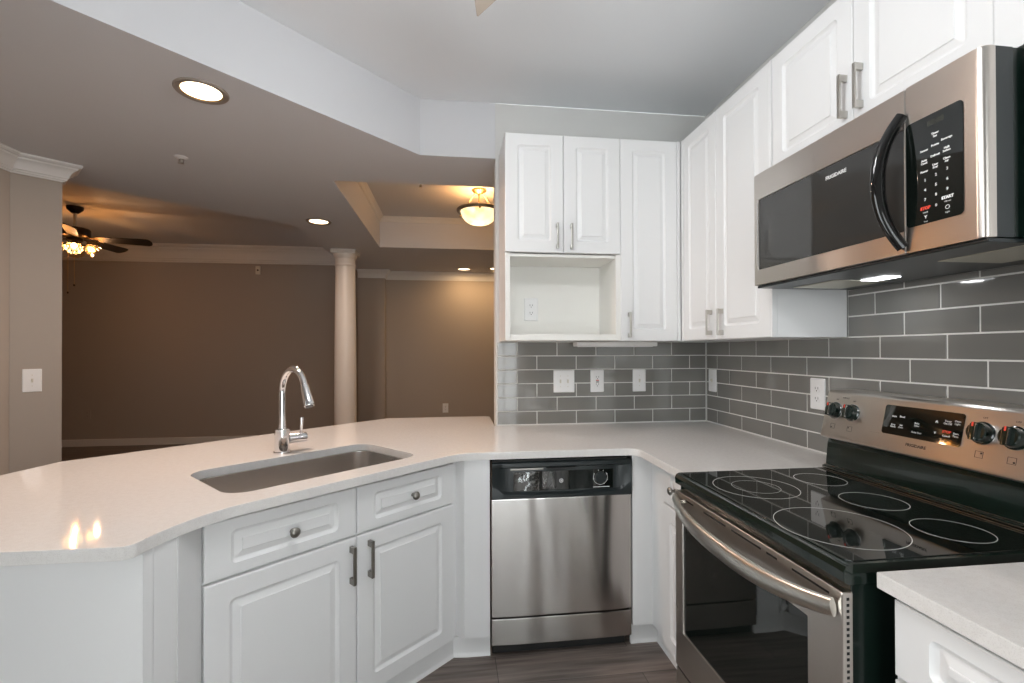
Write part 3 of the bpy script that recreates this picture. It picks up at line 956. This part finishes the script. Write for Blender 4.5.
# ------------------------------------------------------------------ wall cabinets
UF = -.308                       # carcass front; doors add 20 mm
UTOP = 2.519
fu = FB(UF - .0002)
uc = thing('wall_cabinet', 'white wall cabinet with two short doors over an open niche', 'cabinet', (-.99, -.16, UPZ))
XL, XN = -1.308, -.676
NT, NB = 1.884, 1.452            # niche ceiling and shelf
b = B()
b.box(XL, XL + .016, UF, -.0005, UPZ + .02, UTOP)
b.box(XN - .016, XN, UF, -.0005, UPZ + .02, UTOP)
b.box(XL + .016, XN - .016, UF, -.0005, UTOP - .016, UTOP)
build('body', b, 'cab', uc)
b = B()
b.box(XL + .0165, XN - .0165, UF + .002, -.0005, NT - .016, NT)
b.box(XL + .0165, XN - .0165, -.012, -.0005, NB, NT - .0165)
for x0, x1 in ((XL + .0165, XL + .0185), (XN - .0185, XN - .0165)):
    b.box(x0, x1, UF + .002, -.0125, NB, NT - .0165)
build('niche_lining', b, 'cab_in', uc)
for xa in (XL - .0002, XN - .026):
    build('face_edge', B().box(xa, xa + .026, UF - .018, UF - .0005, UPZ + .02, NT), 'cab_in', uc)
b = B().box(XL, XN, UF - .018, -.0005, UPZ + .003, UPZ + .0195, .001)
b.box(XL + .027, XN - .027, UF - .016, -.0125, NB - .018, NB - .0005, .001)
build('shelf', b, 'cab_in', uc)
xs = -.9925
door(uc, fu, XL, xs - .0015, NT + .004, UTOP, (-1.029, 1.975), .135, sx=.066)
door(uc, fu, xs + .0015, XN - .0015, NT + .004, UTOP, (-.952, 1.975), .135, sx=.066)

tc_ = thing('wall_cabinet', 'tall white single-door wall cabinet filling the corner', 'cabinet', (-.5, -.16, UPZ))
build('body', B().box(XN + .001, -.308, UF, -.0005, UPZ, UTOP, .001), 'cab', tc_)
door(tc_, fu, XN + .001, -.352, UPZ, UTOP, (-.630, 1.503), .138, sx=.066)
build('corner_stile', B().box(-.350, -.3305, UF - .018, UF - .0004, UPZ, UTOP, .001), 'cab', tc_)

dc = thing('wall_cabinet', 'white double-door wall cabinet on the right-hand wall before the microwave', 'cabinet', (-.16, -.69, UPZ))
build('body', B().box(UF + .001, -.0005, -1.079, -.345, UPZ, UTOP, .001), 'cab', dc)
fur = FR(UF + .0008)
build('corner_stile', B().box(-.3285, UF + .0006, -.354, -.332, UPZ, UTOP, .001), 'cab', dc)
door(dc, fur, .3555, .6735, UPZ, UTOP, (.634, 1.499), .125, sx=.056)
door(dc, fur, .6765, 1.066, UPZ, UTOP, (.731, 1.497), .125, sx=.066)
build('end_stile', B().box(-.3285, UF + .0006, -1.079, -1.068, UPZ, UTOP, .001), 'cab', dc)
MT = 2.038
oc = thing('wall_cabinet', 'white two-door wall cabinet directly above the microwave', 'cabinet', (-.16, -1.5, MT + .03))
build('body', B().box(UF + .001, -.0005, -1.917, -1.081, MT + .004, UTOP, .001), 'cab', oc)
door(oc, fur, 1.0825, 1.4625, MT + .022, UTOP, (1.438, 2.178), .140, sx=.058)
door(oc, fur, 1.4655, 1.858, MT + .022, UTOP, (1.497, 2.182), .140, sx=.058)
build('stile', B().box(-.3285, UF + .0006, -1.917, -1.8595, MT + .004, UTOP, .001), 'cab', oc)
ec = thing('wall_cabinet', 'white wall cabinet beyond the near side of the microwave', 'cabinet', (-.16, -2.3, UPZ))
build('body', B().box(UF + .001, -.0005, -2.88, -1.9215, UPZ, UTOP, .001), 'cab', ec)
door(ec, fur, 1.9225, 2.41, UPZ, UTOP, (2.37, 1.50), .135)
door(ec, fur, 2.414, 2.876, UPZ, UTOP, (2.454, 1.50), .135)

ul = thing('under_cabinet_light', 'slim white light bar fixed under the corner wall cabinet', 'light', (-.70, -.12, UPZ - .03))
build('housing', B().box(-.875, -.39, -.16, -.06, UPZ - .028, UPZ + .0005 - .0012, .006), 'trim', ul)
build('diffuser', B().box(-.85, -.415, -.15, -.07, UPZ - .031, UPZ - .0282, .001), 'plastic', ul)

# ------------------------------------------------------------------ microwave
mw = thing('microwave', 'stainless over-the-range microwave with a bowed black handle', 'microwave', (-.21, -1.52, 1.61))
MX = -.425; MY0, MY1 = -1.110, -1.914; MB = 1.610
build('case', B().box(MX + .075, -.012, MY1 + .003, MY0 - .003, MB + .004, MT - .001, .002), 'green', mw)
build('side_trim', B().box(MX + .028, MX + .074, MY1 + .002, MY0 - .001, MB + .003, MT - .001, .0005), 'blackp', mw)
fm_ = FR(MX + .035)
YS = 1.729
DW0, DW1, DH0, DH1 = 1.134, YS - .001, 1.671, 1.937
b = B()
frame_ring(b, -MY0, YS - .0012, MB + .002, MT, DW0, YS - .006, DH0, DH1, 0, .035, fm_, 0, .004)
md = build('door', b, 'steel_y', mw, 30)
build('door_window', B().box(DW0 + .0005, YS - .0065, DH0 + .0005, DH1 - .0005, .020, .031, 0, fm_), 'mwglass', md)
build('window_edge_trim', B().box(DW0 - .003, DW0 - .0005, DH0 + .012, DH1 - .012, .0351, .0362, 0, fm_), 'chrome', md)
build('lettering', B().text('FRIGIDAIRE', .0155, at(fm_, 1.50, 1.9015, .0312), 0, .0003, bold=.0004), 'print', md)
b = B()
b.loops([[(x, y, z) for x, y in rrect(YS + .0012, -MY1 - k, MB + .002, MT, .004)] for z, k in ((.008, 0), (.018, 0), (.027, .003), (.032, .009), (.035, .020))], fm_, 0, True, True)
mp_ = build('control_frame', b, 'steel_y', mw, 40)
cpl = rrect(1.7318, 1.869, 1.676, 1.940, .010)
b = B().loops([[(x, y, .0352) for x, y in cpl], [(x, y, .0368) for x, y in cpl]], fm_, 0, False, True)
keys = build('keypad', b, 'glassblack', mp_)
b = B()
def kt(s, x, z, sz, mi=0, bold=0.0):
    b.text(s, sz * .85, at(fm_, x, z, .0369), mi, .0003, bold=bold)
kt('88:88', 1.807, 1.918, .022, 2)
kt('Timer\nSet', 1.806, 1.886, .0085, 0, .0003)
for s, x, z in (('Sensor', 1.779, 1.857), ('Potato', 1.806, 1.861), ('Beverage', 1.833, 1.866), ('Auto\nCook', 1.779, 1.829), ('Defrost', 1.806, 1.836), ('Melt\nSoften', 1.833, 1.840),
                ('Power', 1.779, 1.805), ('User\nPref', 1.806, 1.810), ('Clean\nAir', 1.833, 1.815)):
    kt(s, x, z, .0082, 0, .0003)
for i, s in enumerate('123456789'):
    x = 1.781 + .0265 * (i % 3); z = 1.783 - .024 * (i // 3) + .005 * (i % 3)
    kt(s, x, z, .011, 0, .0002)
kt('0', 1.8075, 1.714, .011, 0, .0002)
kt('STOP', 1.781, 1.714, .012, 1, .0007)
kt('cancel', 1.781, 1.704, .006)
kt('START', 1.834, 1.7255, .011, 0, .0005)
kt('+30 sec', 1.834, 1.716, .006)
kt('Y', 1.782, 1.692, .012, 0, .0004); kt('Vent', 1.782, 1.681, .006)
kt('Light', 1.834, 1.690, .006)
b.ring(.005, .001, .0004, at(fm_, 1.834, 1.702, .0368), 20)
build('lettering', b, ['print', 'printred', 'greenled'], keys, 30)
# bowed handle
hp = []
for i in range(25):
    q = i / 24
    bow = 1 - abs(2 * q - 1) ** 2.2
    hp.append((MX - .004 - .048 * bow, -1.712 - .012 * (1 - bow) + .012 * bow, 1.628 + .342 * q))
hb = B().tube(hp, [.0125 + .003 * (1 - abs(2 * i / 24 - 1)) for i in range(25)], 14, 0, None, True, (1.15, .8))
build('handle', hb, 'blackgloss', md, 50)
# underside
build('underside', B().box(MX + .01, -.012, MY1 + .004, MY0 - .004, MB - .008, MB + .0015, .003), 'blackp', mw)
for y in (-1.26, -1.80):
    b = B()
    b.box(-.30, -.10, y - .10, y + .10, MB - .0105, MB - .0082, .0005)
    build('grease_filter', b, 'alu', mw)
lm = build('work_lamp', B().box(-.205, -.145, -1.45, -1.36, MB - .011, MB - .0082, .001), 'lampwhite', mw)
add_light('microwave_work_light', 'AREA', tuple(W[mw.name].inverted() @ Vector((-.175, -1.405, MB - .013))), .25, (.97, .98, 1), .06, parent=mw)

# ------------------------------------------------------------------ outlets and switches (front faces -Y, base on the wall plane y=0)
FL = FB(0)
def plate_bm(w, h):
    return B().loops([[(x, y, z) for x, y in rrect(-w / 2 + k, w / 2 - k, -h / 2 + k, h / 2 - k, .004)] for k, z in ((0, 0), (0, .003), (.002, .0055), (.004, .006))], FL, 0, True, True)
PW, PH = .083, .136
def duplex(name, label, loc, rot, gfci=False, group=None, sc_=1.0):
    t = thing(name, label, 'outlet', loc, rot, group)
    build('cover_plate', plate_bm(PW, PH), 'plastic', t, local=True)
    b = B()
    if gfci:
        b.box(-.019, .019, -.038, .038, .005, .008, .001, FL)
    else:
        for z in (-.022, .022):
            b.loops([[(x, y, q) for x, y in rrect(-.018, .018, z - .016, z + .016, .014)] for q in (.005, .0078)], FL, 0, False, True)
    rcp = build('receptacle', b, 'plastic', t, local=True)
    for z in (-.022, .022):
        b = B()
        b.box(-.0085, -.0062, z - .002, z + .008, .0076, .0083, 0, FL).box(.0062, .0085, z - .002, z + .008, .0076, .0083, 0, FL)
        b.cyl(.0028, .0076, .0083, at(FL, 0, z - .008), 10)
        build('socket_slots', b, 'slot', rcp, local=True)
    if gfci:
        build('test_button', B().box(-.009, .009, .001, .007, .0078, .0095, 0, FL), 'red', rcp, local=True)
        build('reset_button', B().box(-.009, .009, -.009, -.003, .0078, .0095, 0, FL), 'blackbtn', rcp, local=True)
    return t
def switch(label, loc, rot, gangs=1):
    t = thing('light_switch', label, 'switch', loc, rot)
    build('cover_plate', plate_bm(PW + .046 * (gangs - 1), PH), 'plastic', t, local=True)
    for g in range(gangs):
        x = (g - (gangs - 1) / 2) * .046
        tg = build('toggle', B().box(x - .005, x + .005, -.011, .011, .0058, .0075, .0005, FL).box(x - .0035, x + .0035, -.002, .009, .0075, .016, .001, FL), 'ivory', t, local=True)
        for q in (-.032, .032):
            build('screw', B().cyl(.0028, .0058, .007, at(FL, x, q), 10), 'ivory', t, local=True)
    return t
SZ = 1.178
switch('wide double toggle switch on the tiled back wall below the niche', (-.915, -.0004, SZ), 0, 2)
duplex('wall_outlet', 'safety outlet with red and black buttons on the tiled back wall', (-.708, -.0004, SZ), 0, True)
switch('single toggle switch on the tiled back wall under the tall corner cabinet', (-.440, -.0004, SZ), 0, 1)
switch('single toggle switch on the tiled right wall close to the corner', (-.0004, -.081, SZ), -PI / 2, 1)
o1 = duplex('wall_outlet', 'white outlet on grey tiles beside the left end of the range console', (-.0004, -.924, SZ - .006), -PI / 2)
dup(o1, (-1.118, -.0126, 1.610), 0, 'white outlet at the back of the open cabinet niche')
dup(o1, (-1.683, 4.2495, .52), 0, 'outlet low on the far dining wall seen over the peninsula')
o2 = dup(o1, (-6.80, 4.7505, .46), 0, 'outlet painted the wall colour low on the far living room wall')
for c in o2.children:
    c.data = c.data.copy(); c.data.materials[0] = M['taupe']
p = Vector((-4.10, .301, 0)) + UU * .055 + NN * .0006
switch('single toggle switch on the beige wall end at the far left', (p.x, p.y, 1.195), TH, 1)

# ------------------------------------------------------------------ column
co = thing('column', 'round cream column standing between the living and dining areas', 'column', (-2.80, 2.83, 0))
cmx = FT(0, -2.80, 2.83)
build('shaft', B().lathe([(.122, .16), (.122, .9), (.118, 1.6), (.109, 2.33)], cmx, 48), 'column', co)
build('base', B().box(-2.80 - .165, -2.80 + .165, 2.83 - .165, 2.83 + .165, .001, .07, .003).lathe([(.16, .07), (.165, .09), (.16, .115), (.14, .125), (.135, .14), (.123, .162), (.12, .164)], cmx, 48), 'column', co)
build('capital', B().lathe([(.109, 2.325), (.113, 2.33), (.117, 2.34), (.117, 2.35), (.110, 2.356), (.110, 2.41), (.114, 2.418), (.124, 2.436), (.130, 2.455), (.130, 2.468)], cmx, 48).box(-2.80 - .135, -2.80 + .135, 2.83 - .135, 2.83 + .135, 2.468, SOF - .001, .004), 'column', co)

# ------------------------------------------------------------------ ceiling fixtures
def can(label, x, y, z, power, tone=WARM2):
    t = thing('recessed_light', label, 'light', (x, y, z), 0, 'recessed ceiling lights')
    build('trim_ring', B().lathe([(.106, -.0005), (.106, -.005), (.102, -.009), (.084, -.007), (.080, -.0005)], FT(0), 48), 'can_trim', t, local=True)
    build('warm_rim', B().lathe([(.086, -.0075), (.079, -.004), (.079, -.0006), (.086, -.0006)], FT(0), 48), 'brass', t, local=True)  # brass ring paints the lamp's orange glow around the lens
    build('lens', B().lathe([(0, -.0045), (.05, -.0045), (.0785, -.0025), (.0785, -.001)], FT(0), 48), 'can_lens', t, local=True)
    add_light('recessed_light_lamp', 'AREA', (0, 0, -.0115), power, tone, .14, parent=t)
    return t
can('lit recessed ceiling light nearest, above the peninsula', -2.680, -.575, SOF, 16.0)
can('lit recessed ceiling light above and left of the cream column', -2.755, 1.560, SOF, 12.0)
can('lit recessed ceiling light in front of the far dining wall', -1.416, 3.885, SOF, 3.6, WARM)
can('lit recessed ceiling light half hidden by the kitchen wall edge', -.975, 3.80, SOF, 3.4, WARM)

def sprinkler(label, loc):
    t = thing('sprinkler', label, 'sprinkler', loc)
    build('escutcheon', B().lathe([(0, -.0005), (.036, -.0005), (.034, -.004), (.014, -.010), (.012, -.012), (0, -.012)], FT(0), 32), 'plastic', t, local=True)
    build('sprinkler_head', B().cyl(.007, -.034, -.012, FT(0), 12).cyl(.016, -.039, -.036, FT(0), 16).box(-.012, -.009, -.003, .003, -.038, -.012).box(.009, .012, -.003, .003, -.038, -.012), 'nickel', t, local=True)
sprinkler('small fire sprinkler head on the low ceiling above the peninsula', (-3.172, .204, SOF))
sprinkler('fire sprinkler head inside the raised tray ceiling', (-1.86, 1.45, 2.85))

# bowl light in the tray
bl = thing('ceiling_light', 'lit alabaster bowl light hanging in the raised tray ceiling', 'light', (-1.335, 1.569, 2.66))
FBL = FT(0, -1.335, 1.569)
build('canopy', B().lathe([(0, 2.8495), (.068, 2.8495), (.066, 2.838), (.045, 2.824), (.014, 2.812), (.010, 2.80), (0, 2.80)], FBL, 32), 'brass', bl)
build('stem', B().tube([(-1.335, 1.569, 2.81), (-1.335, 1.569, 2.668)], .007, 12), 'brass', bl)
for k in range(3):
    a = .5 + k * 2 * PI / 3
    b = B().tube([(-1.335 + .045 * math.cos(a), 1.569 + .045 * math.sin(a), 2.824), (-1.335 + .11 * math.cos(a), 1.569 + .11 * math.sin(a), 2.745), (-1.335 + .192 * math.cos(a), 1.569 + .192 * math.sin(a), 2.672)], .0035, 8)
    build('support_rod', b, 'brass', bl)
rim = build('rim', B().lathe([(.172, 2.668), (.200, 2.672), (.208, 2.664), (.206, 2.648), (.190, 2.640), (.172, 2.648), (.172, 2.668)], FBL, 48), 'pewter', bl)
for k in range(3):
    a = .5 + k * 2 * PI / 3
    build('finial', B().ball(.011, FT(2.634, -1.335 + .197 * math.cos(a), 1.569 + .197 * math.sin(a)), 0, 12), 'brass', rim)
build('glass_bowl', B().lathe([(.171, 2.648), (.168, 2.632), (.155, 2.598), (.130, 2.566), (.095, 2.542), (.05, 2.530), (0, 2.527)], FBL, 48), 'bowl', bl, 60)
add_light('bowl_uplight', 'POINT', (0, 0, .045), 6.0, (1.0, .50, .18), .05, parent=bl)
add_light('bowl_downlight', 'POINT', (0, 0, -.20), 1.6, WARM, .10, parent=bl)

# ceiling fans
def fan(name, label, loc, z_ceil, R, a0, blade_m, body_m, lit=True, n=5, pitch=-20, skew=0.0, sc=1.0, powr=3.0, tone=WARM, bulb='bulb', shade='shade', lsize=.018, chains=((.03, -.05, .41), (-.035, -.045, .49))):
    """loc: centre in plan; blades at height loc[2]"""
    t = thing(name, label, 'ceiling fan', loc)
    zc = z_ceil - loc[2]
    build('canopy', B().lathe([(0, zc - .0005), (.075, zc - .0005), (.07, zc - .03), (.03, zc - .07), (0, zc - .07)], FT(0), 32), body_m, t, local=True)
    build('downrod', B().cyl(.013, .10, zc - .06, FT(0), 14), 'nickel', t, local=True)
    build('motor_housing', B().lathe([(0, .125), (.03, .125), (.05, .115), (.125, .105), (.135, .09), (.135, .035), (.12, .015), (.07, 0), (.07, -.03), (.05, -.045), (0, -.045)], FT(0), 40), body_m, t, local=True)
    for k in range(n):
        a = a0 + 2 * PI * k / n
        fm = Matrix.Rotation(a, 4, 'Z') @ Matrix.Rotation(math.radians(pitch), 4, 'X')
        pl = []
        r0, w0, w1 = .20, .050, .068
        pts_ = [(r0, -w0), (R - .05, -w1)] + [(R - .05 + .05 * math.cos(q), w1 * math.sin(q)) for q in [(-PI / 2 + PI * i / 8) for i in range(1, 8)]] + [(R - .05, w1), (r0, w0)]
        if skew:
            pts_ = [(r0, -w0), (R - skew, -.062), (R - .004, .052), (R, .056), (R - .004, .060), (r0, w0)]
        bl_ = build('blade', B().prism(pts_, -.004, .004, .001, fm), blade_m, t, local=True)
        build('blade_iron', B().prism([(.09, -.016), (.15, -.012), (.20, -.038), (.26, -.038), (.26, .038), (.20, .038), (.15, .012), (.09, .016)], .0045, .009, .001, fm), body_m, bl_, local=True)
    if lit:
        build('light_hub', B().lathe([(0, -.045), (.055, -.045), (.06, -.06), (.05, -.085), (.02, -.10), (0, -.10)], FT(0), 32), body_m, t, local=True)
        for k in range(4):
            a = a0 + .35 + PI / 2 * k
            sm = Matrix.Rotation(a, 4, 'Z') @ Matrix.Translation((.085, 0, -.070)) @ Matrix.Rotation(math.radians(124), 4, 'Y') @ Matrix.Scale(sc, 4)
            arm = build('lamp_arm', B().tube([(.05, 0, -.068), (.075, 0, -.066), (.095, 0, -.075)], .008, 10, 0, Matrix.Rotation(a, 4, 'Z')), body_m, t, local=True)
            prof = [(.022, 0), (.03, .012), (.045, .04), (.052, .07), (.058, .09)]
            lp = [[((r + (.004 if i % 2 else -.003) * (h / .09)) * math.cos(2 * PI * i / 24), (r + (.004 if i % 2 else -.003) * (h / .09)) * math.sin(2 * PI * i / 24), h) for i in range(24)] for r, h in prof]
            sd = build('lamp_shade', B().loops(lp, sm), shade, t, local=True, smooth=5)
            build('bulb', B().ball(.022, sm @ Matrix.Translation((0, 0, .045)), 0, 16, 1.3), bulb, sd, local=True)
            pz = sm @ Vector((0, 0, .078 + lsize * 1.1))
            add_light('fan_bulb_light', 'POINT', tuple(pz), powr, tone, lsize, parent=t)
        for x, y, ln in chains:
            pc = build('pull_chain', B().tube([(x, y, -.08), (x, y, -.10 - ln)], .0028, 6), 'brass', t, local=True)
            build('chain_fob', B().ball(.009, FT(-.105 - ln, x, y), 0, 12, 1.3), 'bronze', pc, local=True)
    return t
fan('ceiling_fan', 'dark bladed ceiling fan with lit glass shades in the living room', (-5.64, 2.877, 2.595), LIV, .70, math.radians(12.8), 'blade', 'bronze', sc=1.25, powr=3.2, tone=(1.0, .54, .26))
fan('ceiling_fan', 'kitchen ceiling fan with pale blades, one blade tip showing at the top edge', (-1.551, -1.789, 2.55), CEIL, .64, math.radians(80), 'bladek', 'nickel', pitch=-6, skew=.11, powr=5.4, tone=(.96, .98, 1.0), bulb='bulb_added', shade='shadewhite', lsize=.05, chains=((0, -.05, .04),))  # its light kit is unseen, added as general kitchen light

sd = thing('smoke_detector', 'small white alarm box high on the far living room wall', 'alarm', (-4.475, 4.7505, 2.58))
build('housing', B().box(-.034, .034, -.03, -.0005, -.062, .062, .006), 'ivory', sd, local=True)
build('sensor', B().cyl(.014, .0295, .034, FB(0), 16), 'slot', sd, local=True)
